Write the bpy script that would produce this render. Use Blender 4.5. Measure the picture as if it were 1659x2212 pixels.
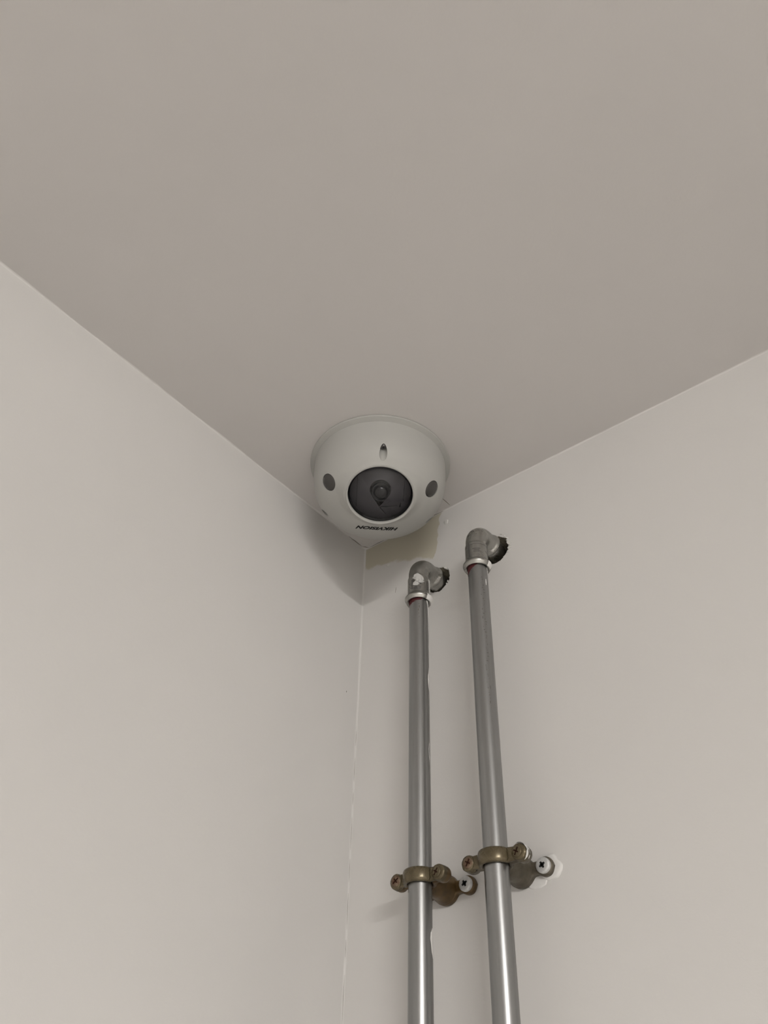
import bpy, bmesh, math, random
from mathutils import Vector, Matrix, noise
random.seed(7)
PI = math.pi
for o in list(bpy.data.objects): bpy.data.objects.remove(o)
scene = bpy.context.scene
COL = scene.collection
OZ = 2.6                                     # ceiling height; the corner stands at x = 0, y = 0
RX, RY = 4.6, 4.4                            # room size

# ------------------------------------------------------------------ camera, light, exposure
cd = bpy.data.cameras.new('camera'); cam = bpy.data.objects.new('camera', cd); COL.objects.link(cam)
cam.location = (0.38191, -0.43173, OZ - 0.46367)
cam.rotation_euler = (2.29409, -0.02353, 0.6765)
cd.sensor_width = 36; cd.lens = 1800 / 2212 * 36; cd.clip_start = 0.01; cd.clip_end = 50
scene.camera = cam
w = bpy.data.worlds.new('world'); scene.world = w; w.use_nodes = True
w.node_tree.nodes['Background'].inputs[0].default_value = (0.5, 0.5, 0.5, 1)
w.node_tree.nodes['Background'].inputs[1].default_value = 0.05
scene.view_settings.view_transform = 'Standard'; scene.view_settings.look = 'None'
scene.view_settings.gamma = 1; scene.view_settings.use_curve_mapping = False
scene.view_settings.exposure = 1.0
LAMP_XY = (2.55, -2.30); LAMP_POWER = 102.0

# ------------------------------------------------------------------ materials
def mat(name, col, rough=0.6, metal=0.0, spec=0.5):
    m = bpy.data.materials.new(name); m.use_nodes = True
    b = m.node_tree.nodes['Principled BSDF']
    b.inputs['Base Color'].default_value = (*col, 1); b.inputs['Roughness'].default_value = rough
    b.inputs['Metallic'].default_value = metal; b.inputs['Specular IOR Level'].default_value = spec
    return m
def N(m, t, **kw):
    n = m.node_tree.nodes.new(t)
    for k, v in kw.items(): setattr(n, k, v)
    return n
def L(m, a, b): m.node_tree.links.new(a, b)
def ramp(m, fac, stops):
    r = N(m, 'ShaderNodeValToRGB'); L(m, fac, r.inputs[0])
    e = r.color_ramp.elements
    while len(e) < len(stops): e.new(0.5)
    for el, (p, c) in zip(e, stops): el.position = p; el.color = (*c, 1)
    return r.outputs[0]
def noise_tex(m, scale, detail=3, rough=0.5, stretch=None):
    tc = N(m, 'ShaderNodeTexCoord'); src = tc.outputs['Object']
    if stretch:
        mp = N(m, 'ShaderNodeMapping'); mp.inputs['Scale'].default_value = stretch
        L(m, src, mp.inputs[0]); src = mp.outputs[0]
    n = N(m, 'ShaderNodeTexNoise'); n.inputs['Scale'].default_value = scale
    n.inputs['Detail'].default_value = detail; n.inputs['Roughness'].default_value = rough
    L(m, src, n.inputs['Vector']); return n.outputs[0]
def bsdf(m): return m.node_tree.nodes['Principled BSDF']
def bump(m, fac, strength, dist):
    b = N(m, 'ShaderNodeBump'); b.inputs['Strength'].default_value = strength; b.inputs['Distance'].default_value = dist
    L(m, fac, b.inputs['Height']); L(m, b.outputs[0], bsdf(m).inputs['Normal'])

WALLC = (0.585, 0.572, 0.556); CEILC = (0.545, 0.526, 0.511)
def wall_mat(name, stain=False, WALLC=WALLC):
    m = mat(name, WALLC, 0.62, 0, 0.3)
    c = ramp(m, noise_tex(m, 5.0, 3), [(0.3, tuple(v * 0.975 for v in WALLC)), (0.7, tuple(v * 1.02 for v in WALLC))])
    bump(m, noise_tex(m, 420.0, 4, 0.6), 0.12, 0.0006)
    if stain:                                  # patch of old yellowed paint left uncovered beside the corner
        tc = N(m, 'ShaderNodeTexCoord'); sp = N(m, 'ShaderNodeSeparateXYZ'); L(m, tc.outputs['Object'], sp.inputs[0])
        nz = noise_tex(m, 60.0, 4)
        def math_(op, a, b, clamp=False):
            q = N(m, 'ShaderNodeMath', operation=op, use_clamp=clamp)
            for i, v in enumerate((a, b)):
                if isinstance(v, (int, float)): q.inputs[i].default_value = v
                else: L(m, v, q.inputs[i])
            return q.outputs[0]
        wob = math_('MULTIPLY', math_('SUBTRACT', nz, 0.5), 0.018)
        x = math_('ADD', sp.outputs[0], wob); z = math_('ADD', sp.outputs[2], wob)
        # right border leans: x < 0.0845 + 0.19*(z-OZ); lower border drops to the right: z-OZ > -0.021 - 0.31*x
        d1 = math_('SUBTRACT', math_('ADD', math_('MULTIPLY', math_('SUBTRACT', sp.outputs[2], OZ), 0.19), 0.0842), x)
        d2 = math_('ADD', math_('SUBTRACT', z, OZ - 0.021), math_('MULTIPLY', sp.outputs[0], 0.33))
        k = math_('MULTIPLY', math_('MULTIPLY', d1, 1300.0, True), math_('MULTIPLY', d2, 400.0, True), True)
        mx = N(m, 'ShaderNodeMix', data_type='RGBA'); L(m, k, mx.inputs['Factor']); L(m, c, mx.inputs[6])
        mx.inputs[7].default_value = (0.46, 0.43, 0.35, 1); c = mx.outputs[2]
    L(m, c, bsdf(m).inputs['Base Color'])
    return m
M = {}
M['wall'] = wall_mat('matt_wall_paint'); M['wall_stain'] = wall_mat('matt_wall_paint_with_old_patch', True)
M['ceiling'] = wall_mat('matt_ceiling_paint', False, CEILC)
M['floor'] = mat('pale_floor', (0.40, 0.385, 0.365), 0.45)
L(M['floor'], ramp(M['floor'], noise_tex(M['floor'], 8, 4), [(0.3, (0.37, 0.356, 0.338)), (0.7, (0.43, 0.414, 0.394))]), bsdf(M['floor']).inputs['Base Color'])
M['rubble'] = mat('raw_plaster', (0.20, 0.18, 0.14), 0.95)
L(M['rubble'], ramp(M['rubble'], noise_tex(M['rubble'], 300, 5), [(0.3, (0.20, 0.18, 0.135)), (0.7, (0.40, 0.36, 0.28))]), bsdf(M['rubble']).inputs['Base Color'])
bump(M['rubble'], noise_tex(M['rubble'], 700, 4), 0.8, 0.001)
M['plaster'] = mat('broken_white_plaster', (0.58, 0.57, 0.545), 0.85)
M['paint'] = mat('white_paint_smear', (0.68, 0.67, 0.65), 0.5)
M['splat'] = mat('dried_plaster_splat', (0.44, 0.435, 0.42), 0.75)
M['filler'] = mat('smoothed_filler', (0.62, 0.61, 0.595), 0.8, 0, 0.2)
M['crack'] = mat('dark_crack_dirt', (0.17, 0.15, 0.12), 0.95)  # dark brown of the cracks, scuff marks and dirt flecks themselves
M['housing'] = mat('white_plastic_housing', (0.38, 0.377, 0.358), 0.5, 0, 0.35)
M['base'] = mat('white_plastic_base', (0.36, 0.357, 0.338), 0.45, 0, 0.3)
M['black'] = mat('black_plastic', (0.008, 0.008, 0.008), 0.5)
M['shroud'] = mat('dark_grey_shroud', (0.056, 0.053, 0.058), 0.5, 0, 0.2)
M['led'] = mat('smoked_infrared_window', (0.046, 0.043, 0.040), 0.25, 0, 0.5)
M['print'] = mat('black_print', (0.008, 0.008, 0.008), 0.7, 0, 0.15)
M['lens'] = mat('coated_lens_glass', (0.003, 0.003, 0.004), 0.05, 0, 0.35)
M['barrel'] = mat('lens_barrel', (0.007, 0.007, 0.008), 0.4, 0, 0.3)
M['worn_print'] = mat('worn_grey_print', (0.13, 0.12, 0.115), 0.7)
M['cam_screw'] = mat('recessed_screw_steel', (0.16, 0.155, 0.15), 0.4, 0.8)
M['red'] = mat('red_press_indicator', (0.055, 0.004, 0.006), 0.6)
M['seal'] = mat('black_seal', (0.012, 0.012, 0.012), 0.6)
# bubble: thin tinted cover, clear straight on and mirror-like by fresnel
m = bpy.data.materials.new('tinted_clear_bubble'); m.use_nodes = True; nt = m.node_tree; nt.nodes.remove(nt.nodes['Principled BSDF'])
tr = N(m, 'ShaderNodeBsdfTransparent'); tr.inputs[0].default_value = (0.80, 0.80, 0.81, 1)
gl = N(m, 'ShaderNodeBsdfGlossy'); gl.inputs[1].default_value = 0.03
lw = N(m, 'ShaderNodeLayerWeight'); pw = N(m, 'ShaderNodeMath', operation='POWER'); L(m, lw.outputs['Facing'], pw.inputs[0]); pw.inputs[1].default_value = 5.0
fr = N(m, 'ShaderNodeMath', operation='MULTIPLY_ADD'); L(m, pw.outputs[0], fr.inputs[0]); fr.inputs[1].default_value = 0.93; fr.inputs[2].default_value = 0.035
ms = N(m, 'ShaderNodeMixShader'); L(m, fr.outputs[0], ms.inputs[0]); L(m, tr.outputs[0], ms.inputs[1]); L(m, gl.outputs[0], ms.inputs[2])
L(m, ms.outputs[0], nt.nodes['Material Output'].inputs[0]); M['bubble'] = m
# metals
def metal(name, lo, hi, rough, stretch, scale, rr=0.12, mt=1.0):
    m = mat(name, hi, rough, mt)
    n = noise_tex(m, scale, 5, 0.6, stretch)
    L(m, ramp(m, n, [(0.32, lo), (0.68, hi)]), bsdf(m).inputs['Base Color'])
    L(m, ramp(m, n, [(0.3, (rough + rr,) * 3), (0.7, (rough - rr,) * 3)]), bsdf(m).inputs['Roughness'])
    return m
M['pipe'] = metal('galvanised_pipe', (0.285, 0.287, 0.284), (0.345, 0.347, 0.344), 0.32, (1, 1, 0.05), 260, 0.02)
M['elbow'] = metal('galvanised_fitting', (0.34, 0.335, 0.315), (0.40, 0.395, 0.372), 0.31, (1, 1, 1), 130, 0.09)
M['brass'] = metal('aged_brass', (0.075, 0.058, 0.031), (0.135, 0.110, 0.066), 0.28, (1, 1, 1), 160, 0.08, 0.5)
M['brass_dark'] = metal('dark_amber_brass', (0.055, 0.034, 0.014), (0.125, 0.078, 0.030), 0.36, (1, 1, 1), 120, 0.10, 0.4)
M['brass_grey'] = metal('dull_grey_brass', (0.070, 0.060, 0.044), (0.13, 0.113, 0.085), 0.44, (1, 1, 1), 120, 0.10, 0.4)
M['brass_screw'] = metal('rusty_brass_screw', (0.09, 0.045, 0.025), (0.20, 0.15, 0.105), 0.5, (1, 1, 1), 500, 0.1, 0.6)
M['rust'] = mat('rust_filled_recess', (0.022, 0.009, 0.006), 0.95, 0, 0.05)
M['zinc'] = metal('zinc_screw_head', (0.42, 0.42, 0.42), (0.58, 0.58, 0.57), 0.5, (1, 1, 1), 400, 0.08, 0.35)

# ------------------------------------------------------------------ helpers
def link(name, me, m=None, parent=None, smooth=35):
    o = bpy.data.objects.new(name, me); COL.objects.link(o)
    if m is not None and not me.materials:
        for q in (m if isinstance(m, (list, tuple)) else [m]): me.materials.append(q)
    if parent: o.parent = parent
    if smooth:
        me.shade_smooth(); me.set_sharp_from_angle(angle=math.radians(smooth))
    return o
def obj(name, vf, m, parent=None, smooth=35):
    me = bpy.data.meshes.new(name); me.from_pydata([tuple(v) for v in vf[0]], [], vf[1]); me.update()
    bm = bmesh.new(); bm.from_mesh(me); bmesh.ops.recalc_face_normals(bm, faces=bm.faces); bm.to_mesh(me); bm.free()
    return link(name, me, m, parent, smooth)
def join(*parts):
    V, F = [], []
    for v, f in parts:
        n = len(V); V += [Vector(p) for p in v]; F += [tuple(i + n for i in q) for q in f]
    return V, F
def xf(vf, mtx): return [mtx @ Vector(v) for v in vf[0]], vf[1]
def tr_(vf, x=0, y=0, z=0): return xf(vf, Matrix.Translation((x, y, z)))
def frame(origin, zdir, xdir=None):
    z = Vector(zdir).normalized(); x = Vector(xdir) if xdir else z.orthogonal()
    x = (x - z * x.dot(z)).normalized(); y = z.cross(x)
    m4 = Matrix((x, y, z)).transposed().to_4x4(); m4.translation = Vector(origin); return m4
def box(x0, x1, y0, y1, z0, z1):
    v = [(x, y, z) for x in (x0, x1) for y in (y0, y1) for z in (z0, z1)]
    return v, [(0, 1, 3, 2), (4, 6, 7, 5), (0, 4, 5, 1), (2, 3, 7, 6), (0, 2, 6, 4), (1, 5, 7, 3)]
def lathe(prof, n=48, a0=0.0, a1=2 * PI, fn=None):
    """prof: list of (r, z); closed caps when it starts or ends on the axis"""
    full = abs(a1 - a0 - 2 * PI) < 1e-6; k = n if full else n + 1
    V, F = [], []
    for (r, z) in prof:
        for i in range(k):
            a = a0 + (a1 - a0) * i / n; rr = r * (fn(a, z) if fn else 1); V.append((rr * math.cos(a), rr * math.sin(a), z))
    for j in range(len(prof) - 1):
        for i in range(n):
            i2 = (i + 1) % k; F.append((j * k + i, j * k + i2, (j + 1) * k + i2, (j + 1) * k + i))
    return V, F
def lathe_solid(prof, n=48, fn=None):
    V, F = lathe(prof, n, fn=fn)
    F.append(tuple(range(n))[::-1]); F.append(tuple(range(len(V) - n, len(V)))); return V, F
def sweep(path, rings):
    """path: list of matrices, rings: list of 2-d outlines (same count) in each matrix's xy plane; capped"""
    V, F = [], []; k = len(rings[0])
    for m4, rg in zip(path, rings): V += [m4 @ Vector((p[0], p[1], 0)) for p in rg]
    for j in range(len(path) - 1):
        for i in range(k): F.append((j * k + i, j * k + (i + 1) % k, (j + 1) * k + (i + 1) % k, (j + 1) * k + i))
    F.append(tuple(range(k))[::-1]); F.append(tuple(range(len(V) - k, len(V)))); return V, F
def circle(r, n=32): return [(r * math.cos(2 * PI * i / n), r * math.sin(2 * PI * i / n)) for i in range(n)]
def tube(pts, r, n=8):
    pts = [Vector(p) for p in pts]; mats = []
    for i, p in enumerate(pts):
        d = (pts[min(i + 1, len(pts) - 1)] - pts[max(i - 1, 0)]).normalized()
        mats.append(frame(p, d, (0.31, 0.57, 0.76)))
    return sweep(mats, [circle(r if not callable(r) else r(i / (len(pts) - 1)), n) for i in range(len(pts))])
def extrude(outline, t):
    n = len(outline); V = [(x, y, 0) for x, y in outline] + [(x, y, t) for x, y in outline]
    return V, [tuple(range(n))[::-1], tuple(range(n, 2 * n))] + [(i, (i + 1) % n, n + (i + 1) % n, n + i) for i in range(n)]
def bevel(o, wd, seg=2, ang=40):
    b = o.modifiers.new('bevel', 'BEVEL'); b.width = wd; b.segments = seg; b.limit_method = 'ANGLE'; b.angle_limit = math.radians(ang)
    return o
def cut(o, cutters):
    for c in cutters:
        md = o.modifiers.new('cut', 'BOOLEAN'); md.operation = 'DIFFERENCE'; md.solver = 'EXACT'; md.object = c; md.material_mode = 'TRANSFER'
    dg = bpy.context.evaluated_depsgraph_get(); dg.update()
    me = bpy.data.meshes.new_from_object(o.evaluated_get(dg)); o.modifiers.clear(); old = o.data; o.data = me; me.name = o.name
    for c in cutters:
        d = c.data; bpy.data.objects.remove(c); bpy.data.meshes.remove(d)
    bpy.data.meshes.remove(old)
    me.shade_smooth(); me.set_sharp_from_angle(angle=math.radians(35)); return o
def thing(name, label, cat, loc, rz=0, group=None):
    o = bpy.data.objects.new(name, None); COL.objects.link(o); o.empty_display_size = 0.02
    o.location = loc; o.rotation_euler = (0, 0, rz); o['label'] = label; o['category'] = cat
    if group: o['group'] = group
    return o
def struct(o): o['kind'] = 'structure'; return o
def slabel(o, t): o['label'] = t; return o

# ------------------------------------------------------------------ the room
PX = (0.0800, 0.1323); PY = -0.0283; PR = 0.00694            # pipe axes and radius
HOLE = ((0.0776, OZ - 0.0685, 0.0113), (0.1308, OZ - 0.0645, 0.0124))
T = 0.12
struct(slabel(obj('floor', box(-T, RX + T, -RY - T, T, -T, 0), M['floor'], smooth=0), 'pale floor of the room below the frame'))
ceil = struct(slabel(obj('ceiling', box(-T, RX + T, -RY - T, T, OZ, OZ + T), M['ceiling'], smooth=0), 'plain off-white painted ceiling'))
wl = struct(slabel(obj('wall_left', box(-T, 0, -RY, T, 0, OZ), M['wall'], smooth=0), 'plain off-white painted wall left of the corner'))
wr = obj('wall_right', box(0, RX, 0, T, 0, OZ), [M['wall_stain'], M['rubble']], smooth=0)
cs = []
for k, (hx, hz, hr) in enumerate(HOLE):
    def jag(a, z, k=k): return 1 + 0.09 * noise.noise((1.7 * math.cos(a), 1.7 * math.sin(a), 7 + 9 * k)) + 0.05 * noise.noise((6 * math.cos(a), 6 * math.sin(a), 3 + k)) + 0.03 * noise.noise((15 * math.cos(a), 15 * math.sin(a), 5 + k))
    c = obj('cutter', xf(lathe_solid([(hr * 0.94, -0.045), (hr, -0.01), (hr * 1.03, 0.01)], 128, jag), frame((hx, 0, hz), (0, -1, 0), (1, 0, 0))), [M['rubble']], smooth=0)
    cs.append(c)
cut(wr, cs); struct(slabel(wr, 'off-white painted wall right of the corner, behind the two pipes'))
struct(slabel(obj('wall_back', box(0, RX, -RY - T, -RY, 0, OZ), M['wall'], smooth=0), 'off-white wall behind the viewpoint'))
struct(slabel(obj('wall_far_right', box(RX, RX + T, -RY, T, 0, OZ), M['wall'], smooth=0), 'off-white wall at the far right, out of frame'))

# hand-filled, slightly wavy inner edges where walls and ceiling meet
def fillet(p0, d, u, v, length, r0, amp, n, seed):
    """concave strip along p0 + s*d; u, v point along the two surfaces away from the edge"""
    p0, d, u, v = (Vector(q) for q in (p0, d, u, v)); V, F = [], []; m_ = 6
    for i in range(n + 1):
        s = length * (i / n) ** 1.6
        ru = max(0.0006, r0 + amp * noise.noise((s * 22, seed, 0)) + 0.4 * amp * noise.noise((s * 90, seed, 4)))
        rv = max(0.0006, r0 + amp * noise.noise((s * 22, seed, 9)) + 0.4 * amp * noise.noise((s * 90, seed, 7)))
        for j in range(m_ + 1):
            t = PI / 2 * j / m_
            V.append(p0 + d * s + u * (ru * (1 - math.sin(t))) + v * (rv * (1 - math.cos(t))) + (u + v) * 0.00003)
    k = m_ + 1
    for i in range(n):
        for j in range(m_): F.append((i * k + j, i * k + j + 1, (i + 1) * k + j + 1, (i + 1) * k + j))
    # close the back so the bead is solid
    b = len(V)
    for i in range(n + 1): V.append(p0 + d * (length * (i / n) ** 1.6) - (u + v) * 0.0005)
    for i in range(n):
        F.append((i * k, (i + 1) * k, b + i + 1, b + i)); F.append((i * k + m_, b + i, b + i + 1, (i + 1) * k + m_))
    return V, F
E_ = struct(slabel(obj('trim_1', fillet((0, 0, OZ), (0, -1, 0), (0, 0, -1), (1, 0, 0), RY, 0.0011, 0.0010, 260, 1.3), M['wall'], smooth=60), 'painted filler bead between ceiling and left wall'))
struct(slabel(obj('trim_2', fillet((0, 0, OZ), (1, 0, 0), (0, 0, -1), (0, -1, 0), RX, 0.0011, 0.0010, 260, 5.1), M['wall'], smooth=60), 'painted filler bead between ceiling and right wall'))
tv = struct(slabel(obj('trim_3', fillet((0, 0, OZ), (0, 0, -1), (1, 0, 0), (0, -1, 0), OZ, 0.0013, 0.0006, 260, 8.8), M['wall'], smooth=60), 'painted filler bead down the corner between both walls'))

# cracks in the paint along the edges
def wig(p0, p1, n, amp, seed):
    p0, p1 = Vector(p0), Vector(p1)
    return [p0.lerp(p1, i / n) + Vector((noise.noise((i * .7, seed, 0)), noise.noise((i * .7, seed, 3)), noise.noise((i * .7, seed, 6)))) * amp for i in range(n + 1)]
def crack(pts, r, parent): return obj('crack', tube(pts, lambda t: r * (0.35 + 0.65 * math.sin(PI * min(1, max(0, t)))), 6), M['crack'], parent)
cr = OZ - 0.0008
crack(wig((0.0007, -0.0230, cr), (0.0009, -0.0052, cr), 8, 0.0002, 1), 0.00026, ceil)
crack(wig((0.0009, -0.0052, cr), (0.0052, -0.0009, cr - 0.0004), 5, 0.0002, 2), 0.00022, ceil)
crack(wig((0.0052, -0.0009, cr - 0.0004), (0.0215, -0.0007, cr), 8, 0.0002, 3), 0.00024, ceil)
crack(wig((0.0935, -0.0150, OZ - 0.0001), (0.0936, -0.0026, OZ - 0.0001), 6, 0.0001, 4), 0.00028, ceil)
crack(wig((0.0660, -0.0008, cr), (0.0850, -0.0007, cr), 8, 0.0002, 5), 0.00024, ceil)
zc = [(0.175, 0.187), (0.196, 0.214), (0.222, 0.231), (0.240, 0.262), (0.268, 0.283), (0.290, 0.312), (0.318, 0.328), (0.338, 0.366)]
for i, (a, b) in enumerate(zc):
    crack(wig((0.0005, -0.0005, OZ - a), (0.0005, -0.0005, OZ - b), 8, 0.00012, 11 + i), 0.00010, tv)

# plaster torn up around the pipe holes
def flakes(k, hx, hz, hr, spans, seed):
    rnd = random.Random(seed); parts = []
    for (a0, a1, cnt, sz) in spans:
        for i in range(cnt):
            a = math.radians(rnd.uniform(a0, a1)); r = hr * (0.98 + 0.16 * rnd.random() ** 2); s = sz * (0.4 + 1.5 * rnd.random() ** 2)
            c = Vector((hx + r * math.cos(a), -0.0002, hz + r * math.sin(a)))
            out = Vector((math.cos(a), 0, math.sin(a))); tan = Vector((-math.sin(a), 0, math.cos(a)))
            P = [c + out * (s * 0.9 * rnd.uniform(.5, 1)) + tan * s * rnd.uniform(-.3, .3), c + tan * s * rnd.uniform(.4, .9) , c - out * s * rnd.uniform(.2, .5) , c - tan * s * rnd.uniform(.4, .9)]
            top = [p + Vector((0, -s * rnd.uniform(0.05, 0.40), 0)) for p in P]; bot = [p + Vector((0, 0.0008, 0)) for p in P]
            parts.append((bot + top, [(3, 2, 1, 0), (4, 5, 6), (4, 6, 7), (0, 1, 5, 4), (1, 2, 6, 5), (2, 3, 7, 6), (3, 0, 4, 7)]))
    return join(*parts)
slabel(obj('plaster_rim', flakes(0, *HOLE[0], [(-80, 85, 10, 0.0007), (25, 75, 6, 0.0013)], 3), M['plaster'], wr, smooth=0), 'crumbled plaster edge around the lower pipe hole')
slabel(obj('plaster_rim', flakes(1, *HOLE[1], [(-70, 110, 12, 0.0008), (-35, 65, 12, 0.0016)], 5), M['plaster'], wr, smooth=0), 'torn white plaster edge around the upper pipe hole')
def blob(cx, cz, r, h, seed, sx=1.0, amp=0.24):                       # low smooth mound of paint or filler on the right wall
    def f(a, z): return 1 + amp * noise.noise((1.6 * math.cos(a), 1.6 * math.sin(a), seed)) + 0.05 * noise.noise((6 * math.cos(a), 6 * math.sin(a), seed))
    pr = [(r, -0.0003), (r * 0.97, h * 0.45), (r * 0.90, h * 0.8), (r * 0.75, h), (r * 0.3, h * 1.05), (r * 0.02, h * 1.05)]
    return xf(lathe_solid(pr, 40, f), frame((cx, 0, cz), (0, -1, 0), (1, 0, 0)) @ Matrix.Diagonal((sx, 1, 1, 1)))
slabel(obj('filler_patch', join(blob(0.1496, OZ - 0.3020, 0.0074, 0.0014, 4.2), blob(0.1412, OZ - 0.3078, 0.0036, 0.0007, 2.2, 1.9)), M['filler'], wr, smooth=60), 'white filler smeared around the right clip screw')
obj('paint_bump', blob(0.0265, OZ - 0.0297, 0.0016, 0.0007, 1.2, 1.2, .3), M['plaster'], wr, smooth=60)
obj('paint_bump', blob(0.0875, OZ - 0.0135, 0.0022, 0.0006, 3.2, 1.0, .4), M['plaster'], wr, smooth=60)
obj('scuff_mark', tube(wig((0.0358, 0.0001, OZ - 0.0575), (0.0350, 0.0001, OZ - 0.0630), 5, .0002, 31), 0.00022, 5), M['crack'], wr)
obj('scuff_mark', tube(wig((0.0001, -0.0135, OZ - 0.1470), (0.0001, -0.0137, OZ - 0.1482), 3, .0001, 32), 0.00022, 5), M['crack'], wl)

# ------------------------------------------------------------------ ceiling lamp behind the viewpoint (lights the room)
lamp = thing('ceiling_lamp', 'long opal ceiling lamp behind the viewpoint', 'lamp', (LAMP_XY[0], LAMP_XY[1], OZ))
m = bpy.data.materials.new('lit_opal_diffuser'); m.use_nodes = True
b = bsdf(m); b.inputs['Base Color'].default_value = (0.9, 0.9, 0.88, 1)
b.inputs['Emission Color'].default_value = (1.0, 0.975, 0.945, 1); b.inputs['Emission Strength'].default_value = LAMP_POWER
obj('lamp_base', box(-0.13, 0.13, -0.78, 0.78, -0.025, 0), M['base'], lamp, 0)
prf = [(-0.11, -0.024)] + [(-0.11 * math.cos(PI * q / 12), -0.030 - 0.034 * math.sin(PI * q / 12) ** 0.7) for q in range(13)] + [(0.11, -0.024)]
obj('diffuser', sweep([frame((0, -0.74, 0), (0, 1, 0), (1, 0, 0)), frame((0, 0.74, 0), (0, 1, 0), (1, 0, 0))], [[(a, -b_) for a, b_ in prf]] * 2), m, lamp, 40)
for s_ in (-1, 1): obj('end_cap', box(-0.115, 0.115, s_ * 0.76 - 0.02, s_ * 0.76 + 0.02, -0.075, -0.0245), M['base'], lamp, 0)

# ------------------------------------------------------------------ dome camera
AZ = math.radians(-47.2); DX, DY = 0.07623, -0.07336
dome = thing('dome_camera', 'white round dome security camera fixed to the ceiling in the corner', 'security camera', (DX, DY, OZ), AZ)
PB = (0.0514, 0.0591, 1.0958, 3.989, 0.0030)
def prof_pt(th): return PB[0] * math.cos(th) ** (2 / PB[2]), PB[4] + (PB[1] - PB[4]) * math.sin(th) ** (2 / PB[3])
def z_body(r):
    if r >= PB[0]: return PB[4]
    c = (r / PB[0]) ** (PB[2] / 2); th = math.acos(min(1, c)); return prof_pt(th)[1]
TILT = math.radians(25); WC = (0.0218, -0.0506); WR = 0.0239; WRU = 0.0219
def z_face(a, b):
    du = (a - WC[0]) / math.cos(TILT); e = math.hypot(du / WRU, b / WR)
    z = -WC[1] - (a - WC[0]) * math.tan(TILT) + 0.0001
    if e > 1.06: z -= 0.0245 * 1.5 * (e - 1.06) ** 2 / (e - 1.06 + 0.05)
    r = math.hypot(a, b)
    if r > 0.042: z -= 3.0 * (r - 0.042)
    return z
def zdown(a, b, zb=None):
    zb = z_body(math.hypot(a, b)) if zb is None else zb; zf = z_face(a, b); k = 0.0040
    h = max(0.0, k - abs(zb - zf)) / k
    return max(zb, zf) + h * h * k * 0.25
def housing_mesh():
    V, F = [], []; na, npf = 144, 80
    ths = [PI / 2 * (0.12 * (i / 20) ** 2 if i < 20 else 0.12 + 0.88 * ((i - 20) / (npf - 20))) for i in range(npf)]
    for th in ths:
        r, z = prof_pt(th)
        for i in range(na):
            a = 2 * PI * i / na; x, y = r * math.cos(a), r * math.sin(a); V.append((x, y, -zdown(x, y, z)))
    V.append((0, 0, -zdown(0, 0, PB[1]))); top = len(V) - 1
    for j in range(npf - 1):
        for i in range(na): F.append((j * na + i, (j + 1) * na + i, (j + 1) * na + (i + 1) % na, j * na + (i + 1) % na))
    j = npf - 1
    for i in range(na): F.append((j * na + i, top, j * na + (i + 1) % na))
    F.append(tuple(range(na))); return V, F
WN = Vector((math.sin(TILT), 0, -math.cos(TILT))); WU = Vector((math.cos(TILT), 0, math.sin(TILT)))
WF = frame((WC[0], 0, WC[1]), WN, WU)                        # window frame: x up the face, z outward
WFE = WF @ Matrix.Diagonal((WRU / WR, 1, 1, 1))
hs = obj('housing', housing_mesh(), [M['housing'], M['black']], dome)
def cutter(vf, mats, midx=None):
    c = obj('cutter', vf, mats, None, 0); c.location = (0, 0, 0)
    if midx:
        for p in c.data.polygons: p.material_index = midx(p.center)
    return c
hs.parent = None
cl = []
c = obj('cutter', lathe_solid([(WR - 0.0002, -0.018), (WR, -0.0019), (WR, -0.0018), (WR, 0.0), (WR + 0.0006, 0.0012), (WR + 0.0006, 0.02)], 96), [M['housing'], M['black']], None, 0)
for p in c.data.polygons: p.material_index = 1 if p.center.z < -0.0017 else 0
c.data.transform(WFE); cl.append(c)
led_frames = []
for s in (-1, 1):
    a = math.radians(63.5 * s); r = 0.0432; z = z_body(r)
    r1, r2 = r + 0.001, r - 0.001; t = Vector((r2 - r1, 0, -(z_body(r2) - z_body(r1)))).normalized()
    n = Vector((-t.z, 0, t.x));
    if n.x < 0: n = -n
    R = Matrix.Rotation(a, 3, 'Z'); fm = frame(R @ Vector((r, 0, -z)), R @ n, R @ t); led_frames.append(fm)
    cl.append(cutter(xf(lathe_solid([(0.0066, -0.0022), (0.0066, -0.0004), (0.0070, 0.0006), (0.0070, 0.006)], 48), fm), [M['housing']]))
BORES = [(0.0, 0.0472), (113.0, 0.0438), (-112.0, 0.0438)]
for (dg, r) in BORES:
    a = math.radians(dg)
    cl.append(cutter(tr_(lathe_solid([(0.0029, -0.0225), (0.0029, -0.065)], 40), r * math.cos(a), r * math.sin(a), 0), [M['housing']]))
cut(hs, cl); hs.parent = dome
slabel(hs, 'white moulded dome body')
slabel(obj('base_ring', lathe_solid([(0.0545, 0.0), (0.0551, -0.0003), (0.0551, -0.0014), (0.0547, -0.0019), (0.0540, -0.0021), (0.0520, -0.0036), (0.0505, -0.0040)], 128), M['base'], dome), 'thin mounting ring against the ceiling')
for i, fm in enumerate(led_frames):
    slabel(obj('infrared_window', xf(lathe_solid([(0.0065, -0.0026), (0.0065, -0.0012), (0.0060, -0.0006), (0.0045, -0.0001), (0.0025, 0.0002), (0.0004, 0.0003)], 40), fm), M['led'], dome, smooth=60), 'dark grey oval infrared window')
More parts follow.
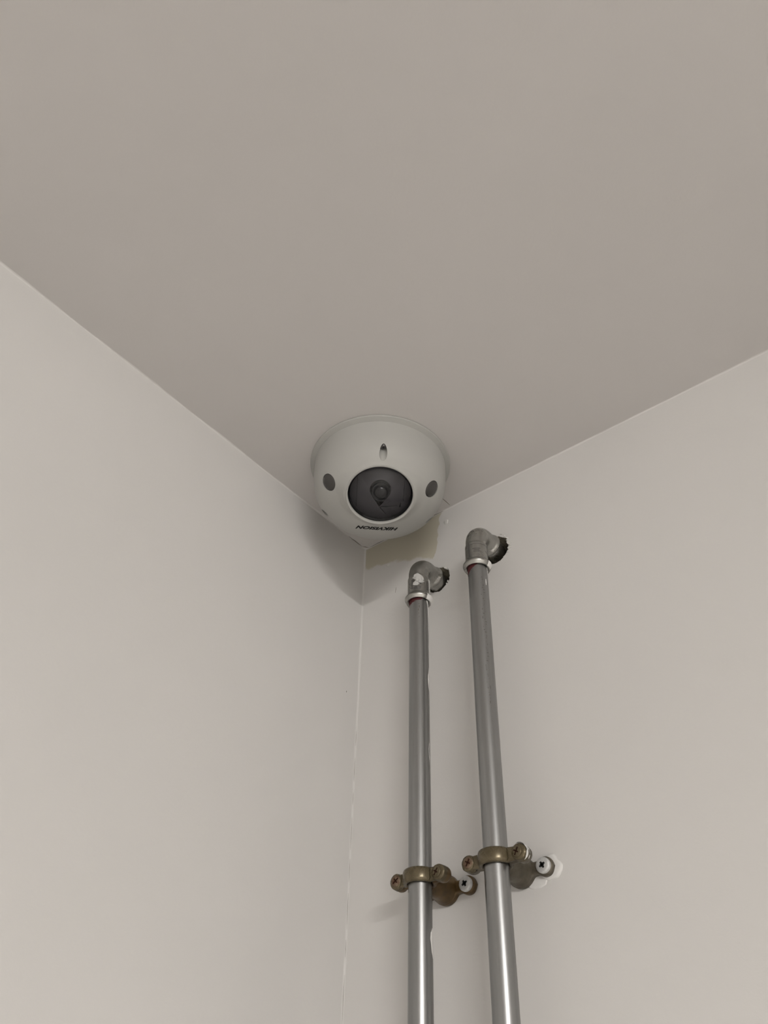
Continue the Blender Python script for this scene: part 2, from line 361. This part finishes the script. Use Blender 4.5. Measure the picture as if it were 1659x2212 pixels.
for (dg, r) in BORES:
    a = math.radians(dg); px, py = r * math.cos(a), r * math.sin(a)
    sc = slabel(obj('screw', tr_(lathe_solid([(0.0023, -0.0220), (0.0023, -0.0262), (0.0019, -0.0270), (0.0013, -0.0272)], 28), px, py, 0), M['cam_screw'], dome), 'recessed cover screw')
    obj('hex_recess', tr_(lathe_solid([(0.0010, -0.0264), (0.0010, -0.02728)], 6), px, py, 0), M['black'], sc, smooth=0)
# window: shroud with tear-shaped opening, lens behind it, clear bubble in front
def cap(rb, h, z0, n=64, m_=14):
    Rr = (rb * rb + h * h) / (2 * h); out = []
    for j in range(m_ + 1):
        t = j / m_; r = rb * (1 - t) + 0.0003 * t; out.append((r, z0 + math.sqrt(max(0, Rr * Rr - r * r)) - (Rr - h)))
    return out
bub = slabel(obj('bubble', xf(join(lathe([(WR - 0.0011, -0.0060)] + cap(WR - 0.0011, 0.0060, -0.0012, 64), 96)), WFE), M['bubble'], dome, smooth=60), 'smoky clear bubble cover')
bz = lathe([(WR + 0.0002, -0.0020), (WR + 0.0002, 0.0002), (WR + 0.0006, 0.0007), (WR + 0.0012, 0.0008), (WR + 0.0015, 0.0004), (WR + 0.0016, -0.0020), (WR + 0.0002, -0.0020)], 96)
slabel(obj('window_bezel', xf(bz, WFE), M['housing'], dome), 'thin white rim round the window')
shp = cap(0.0228, 0.0062, -0.0086)
sh = obj('shroud', lathe_solid([(0.0205, -0.0172), (0.0228, -0.0150)] + shp, 96), [M['shroud'], M['black']], None)
# tear outline (x = up the face, y = right)
cx0, rt = 0.0027, 0.0078; apex = -0.0112; ph = math.acos(rt / (cx0 - apex)); pts = [(apex, 0)]
for i in range(41):
    a = PI - ph - (2 * PI - 2 * (ph)) * i / 40 if False else (PI - ph) - (2 * (PI - ph)) * i / 40
    pts.append((cx0 + rt * math.cos(a), rt * math.sin(a)))
tear = obj('cutter', tr_(extrude(pts, 0.03), 0, 0, -0.0165), [M['black']], None, 0)
def slit(p0, p1, wd):
    d = (Vector(p1) - Vector(p0)).normalized(); n = Vector((-d.y, d.x)) * wd / 2; p0, p1 = Vector(p0), Vector(p1)
    return obj('cutter', tr_(extrude([p0 - n, p1 - n * 0.6, p1 + n * 0.6, p0 + n], 0.03), 0, 0, -0.0125), [M['black']], None, 0)
cut(sh, [tear, slit((-0.0110, -0.0012), (-0.0100, -0.0135), 0.0007), slit((-0.0116, -0.0006), (-0.0176, -0.0052), 0.0007), slit((-0.0118, -0.0155), (-0.0075, -0.0158), 0.0010), slit((-0.0160, 0.0170), (0.0120, 0.0174), 0.0003), slit((-0.0060, -0.0176), (0.0130, -0.0172), 0.0003)])
sh.data.transform(WF); sh.parent = dome; slabel(sh, 'dark grey inner shroud with a tear-shaped opening')
LF = WF @ Matrix.Translation((0.0026, -0.0005, 0.0022)) @ Matrix.Rotation(math.radians(20), 4, 'Y')
ln = slabel(obj('lens_barrel', xf(lathe_solid([(0.0071, -0.0165), (0.0071, -0.0082), (0.0067, -0.0076), (0.0066, -0.0071), (0.0060, -0.0069), (0.0058, -0.0074), (0.0054, -0.0080), (0.0052, -0.0086)], 56), LF), M['barrel'], dome), 'black ribbed lens barrel')
slabel(obj('lens_glass', xf(lathe_solid([(0.0053, -0.0088)] + cap(0.0053, 0.0019, -0.0084, 40, 12), 48), LF), M['lens'], ln, smooth=60), 'glossy front lens')
# printed name, read from the far side
fc = bpy.data.curves.new('brand_text', 'FONT'); fc.body = 'HIKVISION'; fc.size = 1; fc.shear = 0.40; fc.offset = 0.044; fc.align_x = 'CENTER'; fc.space_character = 1.02; fc.resolution_u = 4
fo = bpy.data.objects.new('brand_tmp', fc); COL.objects.link(fo)
dgp = bpy.context.evaluated_depsgraph_get(); dgp.update(); tme = bpy.data.meshes.new_from_object(fo.evaluated_get(dgp)); bpy.data.objects.remove(fo)
xs = [v.co.x for v in tme.vertices]; ys = [v.co.y for v in tme.vertices]; x0, x1, y0, y1 = min(xs), max(xs), min(ys), max(ys)
bmx = bmesh.new(); bmx.from_mesh(tme); bmesh.ops.triangulate(bmx, faces=bmx.faces); [bmesh.ops.subdivide_edges(bmx, edges=[e for e in bmx.edges if e.calc_length() > 0.15], cuts=1) for _ in range(3)]; bmesh.ops.triangulate(bmx, faces=bmx.faces); bmx.to_mesh(tme); bmx.free()
from mathutils.bvhtree import BVHTree
bmx = bmesh.new(); bmx.from_mesh(hs.data); bmesh.ops.triangulate(bmx, faces=bmx.faces); bvh = BVHTree.FromBMesh(bmx); bmx.free()
TW, TH = 0.0325, 0.0052
for v in tme.vertices:
    tx = ((v.co.x - x0) / (x1 - x0) - 0.5) * TW; ty = ((v.co.y - y0) / (y1 - y0) - 0.5) * TH
    bb = -tx - 0.0004; aa = -0.0088 - 0.0040 * (bb / 0.0156) ** 2 - ty - 0.03 * tx
    hit = bvh.ray_cast((aa, bb, -0.1), (0, 0, 1)); v.co = (aa, bb, hit[0].z - 0.00016)
tme.materials.clear(); link('brand_text', tme, M['print'], hs, 0)

# ------------------------------------------------------------------ pipes
SEG = 40
def pipe_patch(pts_a, r, m_off=0.00012):
    """irregular patch on a vertical cylinder: list of (z, azimuth left, azimuth right) in metres and degrees"""
    V, F = [], []; k = max(7, int(max(q[2] - q[1] for q in pts_a) / 6))
    for (z, a0, a1) in pts_a:
        for i in range(k):
            a = math.radians(a0 + (a1 - a0) * i / (k - 1)); e = m_off * (0.25 if i in (0, k - 1) else 1)
            V.append(((r + e) * math.cos(a), (r + e) * math.sin(a), z))
    for j in range(len(pts_a) - 1):
        for i in range(k - 1): F.append((j * k + i, j * k + i + 1, (j + 1) * k + i + 1, (j + 1) * k + i))
    return V, F
CAMA = -53.0                                  # azimuth on the pipe that faces the viewpoint, degrees
def make_pipe(name, label, x, zc_, za, yaw):
    """zc_: collar height below the ceiling; za: height of the horizontal leg below the ceiling"""
    t = thing(name, label, 'pipe', (x, PY, 0), 0, 'metal pipes by the corner')
    o = slabel(obj('tube', lathe_solid([(PR, 0.0), (PR, OZ - zc_ + 0.010)], SEG), M['pipe'], t), 'grey galvanised straight tube')
    zb = OZ - zc_; zt = OZ - za; BR = 0.0135
    el = obj('elbow', xf(elbow_mesh(zb, zt, BR), Matrix.Rotation(math.radians(yaw), 4, 'Z')), M['elbow'], t, 50); slabel(el, 'bent press-fit elbow turning into the wall')
    return t, o, el, zb, zt
def elbow_mesh(zb, zt, BR):
    mats, rings = [], []
    def add(p, d, r): mats.append(frame(p, d, (1, 0, 0))); rings.append(circle(r, SEG))
    up = (0, 0, 1)
    # underside of the bell, bead, socket, bend, socket, bead, spigot in the wall
    for (dz, r) in [(0.0030, 0.0071), (-0.0014, 0.0074), (-0.0018, 0.0088), (-0.0014, 0.0092), (-0.0006, 0.0094), (0.0000, 0.0099), (0.0009, 0.0102), (0.0019, 0.0101), (0.0027, 0.0095), (0.0032, 0.0087), (0.0038, 0.0083), (0.0048, 0.00815)]:
        add((0, 0, zb + dz), up, r)
    zs = zt - BR
    for (dz, r) in [(-0.0030, 0.00815), (-0.0024, 0.0081), (-0.0016, 0.0077), (-0.0008, 0.0075)]: add((0, 0, zs + dz), up, r)
    for i in range(15):
        a = PI / 2 * i / 14; p = (0, BR - BR * math.cos(a), zs + BR * math.sin(a)); d = (0, math.sin(a), math.cos(a))
        mats.append(frame(p, d, (1, 0, 0))); rings.append(circle(0.0075 + 0.0002 * math.sin(2 * a), SEG))
    for (dy, r) in [(0.0008, 0.0075), (0.0018, 0.0078), (0.0024, 0.0079), (0.0036, 0.0080), (0.0044, 0.0084), (0.0052, 0.0090), (0.0062, 0.0093), (0.0072, 0.0092), (0.0080, 0.0086), (0.0084, 0.0078), (0.040, 0.0068), (0.052, 0.0068)]:
        add((0, BR + dy, zt), (0, 1, 0), r)
    return sweep(mats, rings)
def ticks(r, az, z0, z1, n, seed):
    rnd = random.Random(seed); parts = []
    for i in range(n):
        z = z0 + (z1 - z0) * (i + rnd.random() * .6) / n; a = az + rnd.uniform(-9, 9); h = rnd.uniform(.0004, .0022); wdt = rnd.uniform(1.0, 3.4)
        if rnd.random() < .4: h, wdt = 0.0004, rnd.uniform(5, 11)
        parts.append(pipe_patch([(z, a, a + wdt), (z - h, a + rnd.uniform(-1, 1), a + wdt)], r, 0.00006))
    return join(*parts)
pl, plt, ple, zb, zt = make_pipe('galvanised_pipe', 'galvanised pipe nearer the corner, with the lower elbow', PX[0], 0.1066, 0.0716, 5.0)
slabel(obj('press_indicator', pipe_patch([(zb + 0.0010, CAMA - 100, CAMA + 30), (zb - 0.0016, CAMA - 100, CAMA + 26), (zb - 0.0030, CAMA - 100, CAMA + 12), (zb - 0.0040, CAMA - 100, CAMA - 20), (zb - 0.0052, CAMA - 100, CAMA - 50)], PR), M['red'], pl), 'dark red ring below the collar')
def sm(parent, pts, r=PR): return slabel(obj('paint_smear', pipe_patch(pts, r), M['paint'], parent, 60), 'smear of white paint')
# bead paint on the right of each collar
def bead_patch(zb, a0, a1):
    pr = [(0.0084, -0.0019), (0.0093, -0.0015), (0.0095, -0.0006), (0.0100, 0.0000), (0.0103, 0.0009), (0.0102, 0.0019), (0.0096, 0.0027), (0.0088, 0.0032)]
    return tr_(lathe([(r + 0.00012, z) for r, z in pr], 14, math.radians(a0), math.radians(a1)), 0, 0, zb)
slabel(obj('paint_smear', bead_patch(zb, CAMA + 38, CAMA + 100), M['paint'], ple, 60), 'white paint on the collar')
sm(pl, [(zb - 0.0016, CAMA + 52, CAMA + 78), (zb - 0.006, CAMA + 66, CAMA + 84), (zb - 0.014, CAMA + 72, CAMA + 86), (zb - 0.030, CAMA + 78, CAMA + 84)])
zz = lambda d: OZ - d
sm(pl, [(zz(.1625), 30, 34), (zz(.166), 17, 36), (zz(.170), 8, 24), (zz(.1735), 5, 28), (zz(.1775), 10, 20), (zz(.181), 20, 27)])
sm(pl, [(zz(.143), 28, 36), (zz(.147), 20, 38), (zz(.150), 28, 36)])
sm(pl, [(zz(.2195), 12, 14), (zz(.2235), 6, 9), (zz(.228), 8, 10), (zz(.231), 14, 16)])
sm(pl, [(zz(.3295), 20, 30), (zz(.3325), 2, 32), (zz(.3355), -2, 33), (zz(.3385), 4, 34), (zz(.3415), 8, 33), (zz(.3450), 24, 34)])
sm(pl, [(zz(.326), -140, -135), (zz(.331), -143, -139), (zz(.336), -144, -142)])
obj('dirt_fleck', ticks(PR, CAMA - 6, zz(.109), zz(.125), 6, 4), M['crack'], pl, 0)
# white splat on the front of the lower elbow's socket
def splat(zc0, az, r):
    rnd = random.Random(12); parts = []
    for (dz, da, h, w_, e) in [(.0022, -4, .0030, 26, .0006), (-.0010, 12, .0026, 18, .0009), (-.0034, -12, .0022, 17, .0005), (.0026, -16, .0016, 9, .0011), (.0000, 20, .0017, 8, .0012), (-.0012, -4, .0012, 10, .0011)]:
        rows = []
        for q in range(9):
            t = -1 + q / 4; ww = w_ * math.sqrt(max(0.02, 1 - t * t)); rows.append((zc0 + dz - t * h, az + da - ww * rnd.uniform(.75, 1.2), az + da + ww * rnd.uniform(.75, 1.2)))
        parts.append(pipe_patch(rows, r, e))
    return join(*parts)
slabel(obj('paint_splat', splat(zb + 0.0145, CAMA - 2, 0.00815), M['splat'], ple, 60), 'white splat of plaster on the socket')
slabel(obj('paint_splat', pipe_patch([(zb + .0175, CAMA + 62, CAMA + 86), (zb + .0135, CAMA + 70, CAMA + 92), (zb + .006, CAMA + 76, CAMA + 92)], 0.00815, 0.0003), M['paint'], ple, 60), 'white paint run at the side of the socket')
obj('label_print', join(pipe_patch([(zb + .0152, CAMA - 42, CAMA - 30), (zb + .0065, CAMA - 42, CAMA - 30)], .00815, .00005), pipe_patch([(zb + .0082, CAMA - 28, CAMA + 14), (zb + .0058, CAMA - 28, CAMA + 8)], .00815, .00005), pipe_patch([(zb + .0150, CAMA + 46, CAMA + 58), (zb + .0065, CAMA + 46, CAMA + 58)], .00815, .00005)), M['cam_screw'], ple, 0)

pr_, prt, pre, zb, zt = make_pipe('galvanised_pipe', 'galvanised pipe farther from the corner, with the higher elbow and labelled socket', PX[1], 0.0998, 0.0656, 3.0)
slabel(obj('press_indicator', pipe_patch([(zb + 0.0010, CAMA - 100, CAMA + 8), (zb - 0.0016, CAMA - 100, CAMA - 4), (zb - 0.0034, CAMA - 100, CAMA - 28), (zb - 0.0052, CAMA - 100, CAMA - 52), (zb - 0.0070, CAMA - 100, CAMA - 76)], PR), M['red'], pr_), 'dark red ring below the collar')
slabel(obj('paint_smear', bead_patch(zb, CAMA + 46, CAMA + 84), M['paint'], pre, 60), 'white paint on the collar')
sm(pr_, [(zb - 0.0016, CAMA + 62, CAMA + 82), (zb - 0.005, CAMA + 68, CAMA + 88), (zb - 0.009, CAMA + 78, CAMA + 90)])
sm(pr_, [(zb - 0.0135, CAMA + 42, CAMA + 47), (zb - 0.016, CAMA + 41, CAMA + 48), (zb - 0.0185, CAMA + 43, CAMA + 47)])
sm(pr_, [(zz(.205), 26, 33), (zz(.208), 25, 31), (zz(.211), 29, 33)])
slabel(obj('printed_marking', ticks(PR, CAMA + 14, zz(.112), zz(.212), 46, 9), M['worn_print'], pr_, 0), 'worn dark stamped marking along the tube')
obj('label_print', join(pipe_patch([(zb + .0180, CAMA - 50, CAMA - 41), (zb + .0055, CAMA - 50, CAMA - 38)], .00815, .00005),
                        pipe_patch([(zb + .0122, CAMA - 26, CAMA + 16), (zb + .0114, CAMA - 26, CAMA + 16)], .00815, .00005), pipe_patch([(zb + .0108, CAMA - 18, CAMA + 10), (zb + .0100, CAMA - 18, CAMA + 10)], .00815, .00005), pipe_patch([(zb + .0095, CAMA - 20, CAMA + 12), (zb + .0088, CAMA - 20, CAMA + 12)], .00815, .00005),
                        pipe_patch([(zb + .0070, CAMA + 4, CAMA + 9), (zb + .0063, CAMA + 4, CAMA + 9)], .00815, .00005), pipe_patch([(zb + .0112, CAMA + 44, CAMA + 52), (zb + .0090, CAMA + 54, CAMA + 62)], .00815, .00005),
                        pipe_patch([(zb + .0163, CAMA - 95, CAMA + 95), (zb + .0159, CAMA - 95, CAMA + 95)], .00815, .00005)), M['cam_screw'], pre, 0)

# ------------------------------------------------------------------ brass pipe clips
def make_clip(x, z, label, mband, mfoot, seed, LX=0.0150):
    t = thing('pipe_clip', label, 'pipe clip', (x, 0, z), 0, 'brass pipe clips')
    rnd = random.Random(seed)
    # foot screwed to the wall, with an eye at either end
    XE, RE, RC, HN = 0.0162, 0.0054, 0.0088, 0.0036
    xs = [-(XE + RE) + 2 * (XE + RE) * i / 72 for i in range(73)]
    def hh(q):
        q = abs(q); h = 0
        if q < RC: h = max(h, math.sqrt(RC * RC - q * q))
        if abs(q - XE) < RE: h = max(h, math.sqrt(RE * RE - (q - XE) ** 2))
        if q < XE: h = max(h, HN)
        return h
    H = [hh(q) for q in xs]
    for _ in range(3): H = [H[0]] + [(H[i - 1] + 2 * H[i] + H[i + 1]) / 4 for i in range(1, 72)] + [H[-1]]
    out = [(q, h) for q, h in zip(xs, H)] + [(q, -h) for q, h in list(zip(xs, H))[-2:0:-1]]
    ft = obj('foot', xf(extrude(out, 0.0048), frame((0, 0.0003, 0), (0, -1, 0), (1, 0, 0))), mfoot, t); bevel(ft, 0.0012, 3)
    obj('stem', xf(lathe_solid([(0.0086, 0.003), (0.0084, 0.0055), (0.0076, 0.0075), (0.0072, 0.0120), (0.0070, 0.0165), (0.0055, 0.0205)], 32), frame((0, 0, 0), (0, -1, 0), (1, 0, 0))), mfoot, t, 50)
    for s in (-1, 1):
        sc = slabel(obj('wall_screw', xf(lathe_solid([(0.0043, 0.0030), (0.0044, 0.0058), (0.0041, 0.0064), (0.0030, 0.0067), (0.0010, 0.0068)], 32), frame((s * XE, 0, 0), (0, -1, 0), (1, 0, 0))), M['zinc'], t, 50), 'pale zinc cross-head wall screw')
        cm = frame((s * XE, -0.0066, 0), (0, -1, 0), (math.cos(0.5), 0, math.sin(0.5)))
        obj('cross_recess', xf(join(box(-.0019, .0019, -.00055, .00055, -.0006, .0003), box(-.00055, .00055, -.0019, .0019, -.0006, .0003), box(-.0010, .0010, -.0010, .0010, -.0006, .00028)), cm), M['print'], sc, 0)
    # two half rings closed by screws left and right
    def half(sgn):                       # sgn -1: front half towards the room, +1: back half
        mats, rings = [], []; path = []
        path.append((-LX, 0.0019, 0.0036)); path.append((-0.0118, 0.0019, 0.0038))
        for i in range(17):
            a = math.radians(194 - (208) * i / 16) if False else math.radians(168 - 156 * i / 16)
            path.append((0.0086 * math.cos(a), 0.0086 * math.sin(a), 0.0041))
        path.append((0.0118, 0.0019, 0.0038)); path.append((LX, 0.0019, 0.0036))
        P = [Vector((a, PY + sgn * b, 0)) for a, b, _ in path]
        for i, p in enumerate(P):
            d = (P[min(i + 1, len(P) - 1)] - P[max(i - 1, 0)]).normalized(); h = path[i][2]; th = 0.00165
            mats.append(frame(p, d, (0, 0, 1)))
            rings.append([(h * math.copysign(abs(math.cos(q)) ** 0.65, math.cos(q)), th * math.copysign(abs(math.sin(q)) ** 0.75, math.sin(q))) for q in [2 * PI * j / 20 for j in range(20)]])
        parts = [sweep(mats, rings)]
        for s in (-1, 1):
            if sgn < 0: pr = [(0.0046, -0.0002), (0.0047, 0.0008), (0.0044, 0.0014), (0.0046, 0.0020), (0.0043, 0.0027), (0.0044, 0.0033), (0.0040, 0.0038), (0.0020, 0.0040)]
            else: pr = [(0.0046, 0.0002), (0.0047, 0.0012), (0.0045, 0.0022), (0.0046, 0.0030), (0.0042, 0.0042), (0.0026, 0.0050)]
            ang = 0.16
            parts.append(xf(lathe_solid(pr, 28, lambda a, z_: 1 + 0.05 * noise.noise((2 * math.cos(a), 2 * math.sin(a), seed + s))), frame((s * LX, PY, 0), (s * ang * 0.6, sgn, 0), (1, 0, 0))))
        return join(*parts)
    fh = slabel(obj('front_band', half(-1), mband, t, 50), 'olive-brown curved front strap')
    obj('back_band', half(1), mfoot, t, 50)
    for s in (-1, 1):
        cmat = frame((s * LX + s * -0.0004, PY - 0.0038, 0), (-s * 0.10, -1, 0), (1, 0, 0))
        sc = obj('clip_screw', xf(lathe_solid([(0.0031, -0.001), (0.0032, 0.0004), (0.0028, 0.0008), (0.0012, 0.0009)], 24, lambda a, z_: 1 + .07 * noise.noise((3 * math.cos(a), 3 * math.sin(a), seed * 3 + s))), cmat), M['brass_screw'] if s < 0 else mband, t, 50)
        rot = Matrix.Rotation(0.6 + rnd.random() * .5, 4, 'Z')
        obj('cross_recess', xf(join(box(-.0022, .0022, -.00035, .00035, -.0006, .00102), box(-.00035, .00035, -.0015, .0017, -.0006, .00102)), cmat @ rot), M['rust'], sc, 0)
    return t
c1 = make_clip(PX[0], OZ - 0.3024, 'amber-brown brass clip holding the pipe nearer the corner', M['brass'], M['brass_dark'], 1)
c2 = make_clip(PX[1], OZ - 0.3018, 'grey-brown brass clip with white paint streaks holding the pipe farther from the corner', M['brass'], M['brass_grey'], 2, 0.0162)
# white paint streaks on the right-hand lug of the second clip
def lug_patch(rows): return xf(pipe_patch([(z_, a0, a1) for z_, a0, a1 in rows], 0.00478, 0.00015), frame((0.0162, PY, 0), (0.096, -1, 0), (1, 0, 0)))
slabel(obj('paint_streak', join(lug_patch([(.0038, 40, 92), (.0033, 22, 112), (.0028, 8, 100), (.0022, -46, 94), (.0017, -62, 40), (.0013, -40, 12)]), lug_patch([(.0014, 48, 88), (.0008, 30, 98), (.0001, 10, 84), (-.0004, -30, 70), (-.0009, -44, 20)]), lug_patch([(-.0016, 20, 74), (-.0022, 6, 60), (-.0028, 24, 48)])), M['paint'], c2, 50), 'white paint streaks on the lug')
